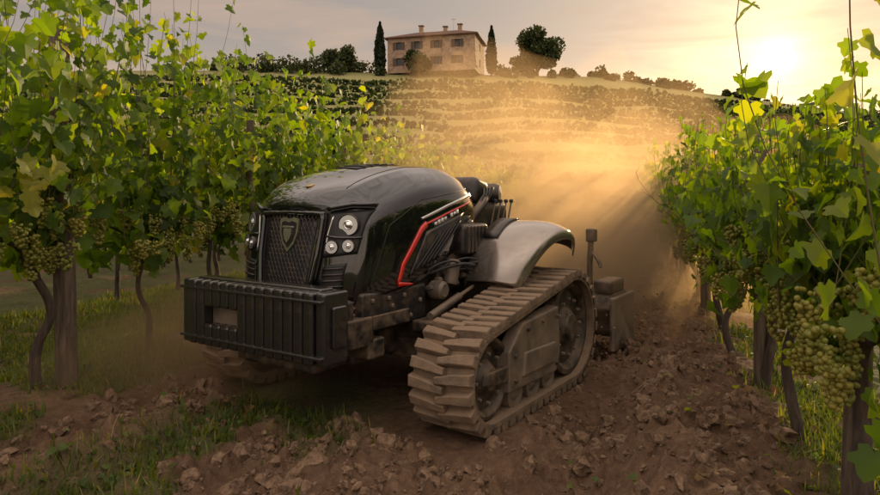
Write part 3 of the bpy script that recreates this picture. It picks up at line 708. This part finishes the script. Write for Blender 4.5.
# rear deck, operator pad and controls
box('rear_deck',(-.60,1.3,.86),(.60,2.35,1.22),M_frame,.05,T)
box('rear_cover',(-.46,1.32,1.2),(.50,2.10,1.58),M_black,.08,T,seg=4)
box('rear_pad',(.02,1.45,1.55),(.50,1.72,1.80),M_black,.08,T,rot=(math.radians(-12),0,0),seg=4)
box('rear_pad_far',(-.46,1.45,1.55),(-.04,1.72,1.80),M_black,.08,T,rot=(math.radians(-12),0,0),seg=4)
lathe('air_intake',[(.0,-.22),(.08,-.21),(.10,-.16),(.10,.16),(.08,.21),(0,.22)],(.30,1.86,1.66),(1,.3,0),M_frame,T,28)
tube('exhaust_elbow',[(.44,1.3,1.35),(.56,1.38,1.5),(.56,1.55,1.64),(.46,1.75,1.66)],.035,M_steel,T)
for k in range(4):
    tube('cable_%d'%k,[(.48,1.34+.05*k,1.40),(.60,1.42+.06*k,1.58+.03*k),(.52,1.60+.05*k,1.74),(.40,1.7+.05*k,1.66)],.010,M_hose,T)
for k in range(4):
    tube('lever_%d'%k,[(.50+.02*k,1.72+.07*k,1.3),(.53+.02*k,1.74+.07*k,1.5),(.53+.02*k,1.77+.07*k,1.58)],.009,M_steel,T)
    lathe('knob_%d'%k,[(.0,-.02),(.02,-.012),(.02,.012),(0,.02)],(.53+.02*k,1.77+.07*k,1.59),(0,0,1),M_hose,T,12)
# fenders
for s_,tg in ((1,''),(-1,'_far')):
    V=[];F=[];na=22
    prof=[(.60,-.12),(.62,-.03),(.68,.005),(.85,.03),(1.05,.035),(1.2,.015),(1.30,-.025),(1.335,-.07),(1.34,-.13)]
    for i in range(na+1):
        t_=i/na;ang=math.radians(150-(150-56)*t_);rad=.80+.08*math.sin(t_*math.pi)
        wid=.72+.26*math.sin(min(1,t_*1.3)*math.pi/2)-.12*max(0,t_-.8)/.2
        for (u,dr) in prof:
            uu=.60+(u-.60)*wid;r_=rad+dr
            V.append((s_*uu,1.62+r_*.86*math.cos(ang),.52+r_*math.sin(ang)))
    npf=len(prof)
    for i in range(na):
        for j in range(npf-1):
            q=(i*npf+j,i*npf+j+1,(i+1)*npf+j+1,(i+1)*npf+j);F.append(q if s_>0 else q[::-1])
    o=py_mesh('fender'+tg,V,F,M_fender,True,T);sd=o.modifiers.new('so','SOLIDIFY');sd.thickness=.018;sb=o.modifiers.new('sb','SUBSURF');sb.levels=1;sb.render_levels=2
    V=[];F=[]
    for i in range(9):
        t_=.30+.34*i/8;ang=math.radians(150-94*t_);rad=.80+.08*math.sin(t_*math.pi)+.045
        for u in (.72,.86):V.append((s_*u,1.62+rad*.86*math.cos(ang),.52+rad*math.sin(ang)))
    for i in range(8):F.append((2*i,2*i+1,2*i+3,2*i+2))
    o=py_mesh('fender_insert'+tg,V,F,M_black,True,T);sd=o.modifiers.new('so','SOLIDIFY');sd.thickness=.02
    box('fender_bracket'+tg,((.5 if s_>0 else -.66),1.35,.86),((.66 if s_>0 else -.5),2.1,1.24),M_frame,.03,T)
# tracks
c1=np.array([.31,.378]);r1=.325;c2=np.array([1.72,.50]);r2=.447
dl=math.atan2(c2[1]-c1[1],c2[0]-c1[0]);top=90+2*math.degrees(dl)
def arc(c,r,a0,a1,n=40):
    a=np.radians(np.linspace(a0,a1,n));return np.stack([c[0]+r*np.cos(a),c[1]+r*np.sin(a)],1)
pth=np.concatenate([arc(c1,r1,top,270),arc(c2,r2,-90,top)])
pth=np.concatenate([pth,pth[:1]]);sl=np.concatenate([[0],np.cumsum(np.linalg.norm(np.diff(pth,axis=0),axis=1))])
NT=46;NS=NT*4
ss_=np.linspace(0,sl[-1],NS,endpoint=False);PX_=np.interp(ss_,sl,pth[:,0]);PZ_=np.interp(ss_,sl,pth[:,1])
tan=np.stack([np.roll(PX_,-1)-np.roll(PX_,1),np.roll(PZ_,-1)-np.roll(PZ_,1)],1);tan/=np.linalg.norm(tan,axis=1)[:,None]
nor=np.stack([-tan[:,1],tan[:,0]],1)
ctr=np.array([PX_.mean(),PZ_.mean()])
if ((np.stack([PX_,PZ_],1)-ctr)*nor).sum()<0: nor=-nor
HWT=.235
def track(uc,sgn,tag):
    V=[];F=[]
    for i in range(NS):
        for (u,d) in ((-HWT,0),(HWT,0),(HWT,-.035),(-HWT,-.035)):
            V.append((uc+u,PX_[i]+nor[i,0]*d,PZ_[i]+nor[i,1]*d))
    for i in range(NS):
        k=(i+1)%NS
        for j in range(4):F.append((i*4+j,i*4+(j+1)%4,k*4+(j+1)%4,k*4+j))
    py_mesh('belt_'+tag,V,F,M_rubber,False,T)
    V=[];F=[];rr=random.Random(5)
    for k in range(NT):
        for sd in (-1,1):
            i0=k*4+(0 if sd<0 else 2)
            i=i0%NS;p=np.array([PX_[i],PZ_[i]]);n_=nor[i];t_=tan[i]
            ue=sd*HWT*1.04;ui=-sd*.03
            L_=.078;ht=.055*rr.uniform(.84,1.05)
            base=len(V)
            for (u,sh,wdt) in ((ui,.02,.7),(sd*.10,.0,1.0),(ue,-.015,1.12)):
                for (lv,sc2) in ((-.006,1.0),(ht*.8,.86),(ht,.76)):
                    for e_ in (-.5,.5):
                        q=p+n_*(lv+rr.uniform(-.002,.002))+t_*(sh+e_*L_*wdt*sc2+rr.uniform(-.003,.003));V.append((uc+u*(1 if lv<ht else .985),q[0],q[1]))
            def id(s,l,e_):return base+s*6+l*2+e_
            for s in range(2):
                F+= [(id(s,0,0),id(s,1,0),id(s+1,1,0),id(s+1,0,0)),(id(s,1,0),id(s,2,0),id(s+1,2,0),id(s+1,1,0)),(id(s,2,0),id(s,2,1),id(s+1,2,1),id(s+1,2,0)),
                     (id(s,2,1),id(s,1,1),id(s+1,1,1),id(s+1,2,1)),(id(s,1,1),id(s,0,1),id(s+1,0,1),id(s+1,1,1))]
            for s in (0,2):F+=[(id(s,0,0),id(s,0,1),id(s,1,1),id(s,1,0)),(id(s,1,0),id(s,1,1),id(s,2,1),id(s,2,0))]
    o=py_mesh('lugs_'+tag,V,F,M_rubber,False,T)
    bm=bmesh.new();bm.from_mesh(o.data);bmesh.ops.recalc_face_normals(bm,faces=bm.faces);bm.to_mesh(o.data);bm.free()
    b_=o.modifiers.new('b','BEVEL');b_.width=.005;b_.segments=2
    for k in range(0,NT):
        i=(k*4)%NS;p=(uc,PX_[i]-nor[i,0]*.06,PZ_[i]-nor[i,1]*.06)
        if k%2==0: 
            box('drive_lug_%s_%d'%(tag,k),(p[0]-.04,p[1]-.022,p[2]-.022),(p[0]+.04,p[1]+.022,p[2]+.022),M_rubber,.006,T)
    ax=(sgn,0,0)
    def wheel(nm,c,r,holes):
        for q,off in enumerate((-.13,.13)):
            lathe('%s_%s_%d'%(nm,tag,q),[(r*.2,-.035),(r*.85,-.03),(r,-.045),(r,.045),(r*.9,.05),(r*.82,.03),(r*.78,-.005),(r*.45,.0),(r*.38,.03),(r*.30,.05),(r*.28,.07),(r*.08,.075)],(uc+off,c[0],c[1]),ax,M_frame,T,48)
        for h_ in range(holes):
            a=2*math.pi*h_/holes;lathe('%s_bolt_%s_%d'%(nm,tag,h_),[(.014,-.01),(.014,.014),(.008,.018)],(uc+sgn*.165,c[0]+r*.6*math.cos(a),c[1]+r*.6*math.sin(a)),ax,M_steel,T,6)
    wheel('idler',c1,r1-.045,8);wheel('sprocket',c2,r2-.045,12)
    for q,(v,r_) in enumerate(((.72,.12),(1.02,.12),(1.30,.12))):
        for off in (-.12,.12):
            lathe('roller_%s_%d_%d'%(tag,q,int(off>0)),[(.03,-.05),(r_,-.045),(r_,.045),(r_*.8,.05),(r_*.5,.03),(.02,.06)],(uc+off,v,.055+r_),ax,M_steel,T,32)
    def sidep(name,pts,ua,ub,mat):
        n=len(pts);V=[(ua,v,z) for v,z in pts]+[(ub,v*.97+.03*1.0,z*.96+.02) for v,z in pts];F=[tuple(range(n)),tuple(range(2*n-1,n-1,-1))]+[(i,(i+1)%n,n+(i+1)%n,n+i) for i in range(n)]
        o=py_mesh(name,V,F,mat,False,T);bm=bmesh.new();bm.from_mesh(o.data);bmesh.ops.recalc_face_normals(bm,faces=bm.faces);bm.to_mesh(o.data);bm.free()
        q=o.modifiers.new('b','BEVEL');q.width=.014;q.segments=3
    sidep('frame_cover_'+tag,[(.50,.22),(1.34,.20),(1.42,.34),(1.38,.74),(.72,.70),(.50,.52)],uc+sgn*.12,uc+sgn*.225,M_steel)
    sidep('frame_arm_'+tag,[(.20,.34),(.62,.28),(.62,.42),(.22,.43)],uc+sgn*.17,uc+sgn*.215,M_frame)
    sidep('frame_plate_'+tag,[(.70,.30),(1.28,.29),(1.30,.46),(.74,.48)],uc+sgn*.21,uc+sgn*.243,M_steel)
    for q,(v,z) in enumerate(((.60,.30),(.60,.48),(1.32,.28),(1.33,.66),(.80,.64),(1.06,.66))):
        lathe('cover_bolt_%s_%d'%(tag,q),[(.016,-.01),(.016,.012),(.01,.016)],(uc+sgn*.228,v,z),ax,M_frame,T,6)
    a,b_=sorted((uc-sgn*.30,uc-sgn*.20));box('inner_frame_'+tag,(a,.3,.30),(b_,1.75,.55),M_frame,.03,T)
track(1.12,1,'near');track(-1.12,-1,'far')

# ---------------- rotary tiller ----------------
R_=empty('rotary_tiller',(-.91,4.81,0),-TH)
box('tiller_hood',(-1.30,2.75,.46),(1.32,3.35,.66),M_frame,.05,R_,taper=(.99,.75))
box('tiller_side_near',(1.30,2.72,.08),(1.35,3.40,.62),M_steel,.02,R_);box('tiller_side_far',(-1.35,2.72,.08),(-1.30,3.40,.62),M_steel,.02,R_)
box('tiller_gearbox',(-.2,2.6,.6),(.2,2.95,.9),M_frame,.04,R_)
box('tiller_flap',(-1.28,3.34,.10),(1.28,3.38,.52),M_steel,.01,R_,rot=(math.radians(-14),0,0))
lathe('tiller_rotor',[(.06,-1.25),(.06,1.25)],(0,3.05,.26),(1,0,0),M_steel,R_,20)
for k in range(26):
    u=-1.2+k*.096;a=k*1.3
    tube('tine_%d'%k,[(u,3.05,.26),(u,3.05+.2*math.cos(a),.26+.2*math.sin(a)),(u+.06,3.05+.24*math.cos(a+.3),.26+.24*math.sin(a+.3))],.014,M_steel,R_)
for s_ in (-1,1):
    tube('lift_arm_%d'%s_,[(s_*.35,2.2,.62),(s_*.45,2.6,.55),(s_*.5,2.85,.6)],.03,M_frame,R_)
    tube('mast_%d'%s_,[(s_*.25,2.85,.62),(s_*.12,2.7,1.12)],.028,M_frame,R_)
tube('top_link',[(0,2.3,1.1),(0,2.7,1.12)],.03,M_frame,R_)
tube('depth_post',[(1.02,2.95,.6),(1.00,2.95,.95),(1.03,2.95,1.22)],.030,M_frame,R_);box('depth_head',(.98,2.90,1.16),(1.08,3.0,1.30),M_frame,.02,R_)
tube('depth_handle',[(1.03,2.95,1.05),(1.12,2.9,1.0),(1.16,2.88,.9)],.018,M_frame,R_)
box('side_reel',(1.1,2.8,.64),(1.3,3.2,.78),M_frame,.03,R_)

# ---------------- dust: nested uniform puffs, thicker toward the middle ----------------
DM={}
def dustmat(dens,col=(1,.70,.38)):
    key=(dens,col)
    if key in DM: return DM[key]
    m=bpy.data.materials.new('dust_volume');m.use_nodes=True;nt=m.node_tree;nt.nodes.clear()
    out=nt.nodes.new('ShaderNodeOutputMaterial');vs=nt.nodes.new('ShaderNodeVolumeScatter');vs.inputs['Anisotropy'].default_value=.5;vs.inputs['Color'].default_value=(*col,1);vs.inputs['Density'].default_value=dens
    va=nt.nodes.new('ShaderNodeVolumeAbsorption');va.inputs['Color'].default_value=(*col,1);va.inputs['Density'].default_value=dens
    ad=nt.nodes.new('ShaderNodeAddShader');nt.links.new(vs.outputs[0],ad.inputs[0]);nt.links.new(va.outputs[0],ad.inputs[1])
    nt.links.new(ad.outputs[0],out.inputs['Volume']);DM[key]=m;return m
def dust(parent,c,r,dens,seed,lump=.35,rot=0,layers=4,sub=4):
    c=Vector(c)
    for l in range(layers):
        f=1-l*(.84/layers)
        bm=bmesh.new();bmesh.ops.create_icosphere(bm,subdivisions=sub,radius=1)
        rm=Matrix.Rotation(rot,3,'Z')
        for v in bm.verts:
            d=v.co.copy();q=d*1.5+Vector((seed*7.3,seed*2.1,l*.35))
            n_=mnoise.noise(q)*1.0+.5*mnoise.noise(q*2.1)+.28*mnoise.noise(q*4.3)
            s_=f*(1+lump*n_);v.co=rm@Vector((d.x*r[0]*s_,d.y*r[1]*s_,d.z*r[2]*s_))+c
        me=bpy.data.meshes.new('puff_%d_%d'%(seed,l));bm.to_mesh(me);bm.free()
        for p in me.polygons:p.use_smooth=True
        me.materials.append(dustmat(dens));link(bpy.data.objects.new('puff_%d_%d'%(seed,l),me),parent)
D_=empty('dust_cloud')
dust(D_,(3.0,13.5,.8),(4.0,7.0,3.2),.044,1,.5,-.28,3)
dust(D_,(.6,11.5,1.8),(1.9,2.8,2.1),.062,2,.6,0,3)
dust(D_,(2.4,9.2,.6),(2.0,2.9,1.7),.16,3,.5,-.4,3)
dust(D_,(-2.2,5.7,.25),(1.0,1.15,.70),.24,4,.5,0,3)

# ---------------- world, sun, camera ----------------
sd=Vector((336/635,1,141/635)).normalized()
el=math.asin(sd.z);az=math.atan2(sd.x,sd.y)
sun=bpy.data.lights.new('sun','SUN');sun.energy=5.0;sun.angle=math.radians(.55);sun.color=(1,.71,.38)
so=bpy.data.objects.new('sun',sun);so.rotation_euler=(-sd).to_track_quat('-Z','Y').to_euler();COL.objects.link(so)
w=bpy.data.worlds.new('World');sc.world=w;w.use_nodes=True;nt=w.node_tree;nt.nodes.clear();L=nt.links
out=nt.nodes.new('ShaderNodeOutputWorld');bg=nt.nodes.new('ShaderNodeBackground');L.new(bg.outputs[0],out.inputs[0])
sky=nt.nodes.new('ShaderNodeTexSky');sky.sky_type='NISHITA';sky.sun_disc=False;sky.sun_elevation=el;sky.sun_rotation=az;sky.dust_density=2.0;sky.air_density=1.0
bg.inputs['Strength'].default_value=.13
tc=nt.nodes.new('ShaderNodeTexCoord')
dt=nt.nodes.new('ShaderNodeVectorMath');dt.operation='DOT_PRODUCT';dt.inputs[1].default_value=sd;nrm=nt.nodes.new('ShaderNodeVectorMath');nrm.operation='NORMALIZE';L.new(tc.outputs['Generated'],nrm.inputs[0]);L.new(nrm.outputs[0],dt.inputs[0])
def powr(p,amp,col):
    mx_=nt.nodes.new('ShaderNodeMath');mx_.operation='MAXIMUM';mx_.inputs[1].default_value=0;L.new(dt.outputs['Value'],mx_.inputs[0])
    pw_=nt.nodes.new('ShaderNodeMath');pw_.operation='POWER';pw_.inputs[1].default_value=p;L.new(mx_.outputs[0],pw_.inputs[0])
    v=nt.nodes.new('ShaderNodeVectorMath');v.operation='SCALE';v.inputs[0].default_value=tuple(c*amp for c in col);L.new(pw_.outputs[0],v.inputs['Scale']);return v.outputs[0]
def add(a,b_):
    v=nt.nodes.new('ShaderNodeVectorMath');v.operation='ADD';L.new(a,v.inputs[0]);L.new(b_,v.inputs[1]);return v.outputs[0]
mp=nt.nodes.new('ShaderNodeMapping');mp.inputs['Scale'].default_value=(1.2,1.2,8);mp.inputs['Rotation'].default_value=(0,.12,0);L.new(nrm.outputs[0],mp.inputs[0])
cn=noise(nt,2.6,5,.6,mp.outputs[0],.6);cr_=ramp(nt,[(.42,(0,0,0)),(.68,(1,1,1))]);L.new(cn.outputs['Fac'],cr_.inputs[0])
mixc=nt.nodes.new('ShaderNodeMix');mixc.data_type='RGBA';mixc.inputs[7].default_value=(5.0,3.5,2.6,1)
cm=nt.nodes.new('ShaderNodeMath');cm.operation='MULTIPLY';cm.inputs[1].default_value=.6;L.new(cr_.outputs[0],cm.inputs[0]);L.new(cm.outputs[0],mixc.inputs[0])
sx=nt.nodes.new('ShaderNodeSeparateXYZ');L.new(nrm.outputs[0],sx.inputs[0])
m1=nt.nodes.new('ShaderNodeMapRange');m1.interpolation_type='SMOOTHSTEP';m1.inputs[1].default_value=.34;m1.inputs[2].default_value=.75;m1.inputs[3].default_value=1;m1.inputs[4].default_value=4.2;L.new(sx.outputs[2],m1.inputs[0])  # sky above the frame brightened beyond a natural sunset, as added fill light
m2_=nt.nodes.new('ShaderNodeMapRange');m2_.interpolation_type='SMOOTHSTEP';m2_.inputs[1].default_value=.35;m2_.inputs[2].default_value=-.5;m2_.inputs[3].default_value=0;m2_.inputs[4].default_value=1.9;L.new(sx.outputs[1],m2_.inputs[0])  # unseen sky behind the camera raised too, more added fill
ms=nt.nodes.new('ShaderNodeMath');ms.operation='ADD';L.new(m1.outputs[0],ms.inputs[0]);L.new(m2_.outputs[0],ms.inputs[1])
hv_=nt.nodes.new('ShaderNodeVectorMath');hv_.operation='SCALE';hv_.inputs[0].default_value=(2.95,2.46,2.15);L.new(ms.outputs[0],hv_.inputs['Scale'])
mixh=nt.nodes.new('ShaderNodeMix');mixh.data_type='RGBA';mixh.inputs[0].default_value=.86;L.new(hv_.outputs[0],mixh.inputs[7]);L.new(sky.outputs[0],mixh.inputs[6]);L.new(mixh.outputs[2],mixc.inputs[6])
mb=nt.nodes.new('ShaderNodeMapRange');mb.interpolation_type='SMOOTHSTEP';mb.inputs[1].default_value=.27;mb.inputs[2].default_value=.08;mb.inputs[3].default_value=0;mb.inputs[4].default_value=1;L.new(sx.outputs[2],mb.inputs[0])
vb=nt.nodes.new('ShaderNodeVectorMath');vb.operation='SCALE';vb.inputs[0].default_value=(1.6,.82,.08);L.new(mb.outputs[0],vb.inputs['Scale'])
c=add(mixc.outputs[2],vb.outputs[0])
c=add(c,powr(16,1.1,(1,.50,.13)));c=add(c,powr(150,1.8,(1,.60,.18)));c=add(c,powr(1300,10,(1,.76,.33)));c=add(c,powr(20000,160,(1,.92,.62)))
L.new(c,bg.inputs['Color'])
cam=bpy.data.cameras.new('camera');cam.sensor_width=36;cam.lens=635/880*36;cam.shift_y=-47.5/880;cam.clip_end=4000;cam.clip_start=.05
co_=bpy.data.objects.new('camera',cam);co_.location=(0,0,1.6);co_.rotation_euler=(math.radians(90),0,0);COL.objects.link(co_);sc.camera=co_
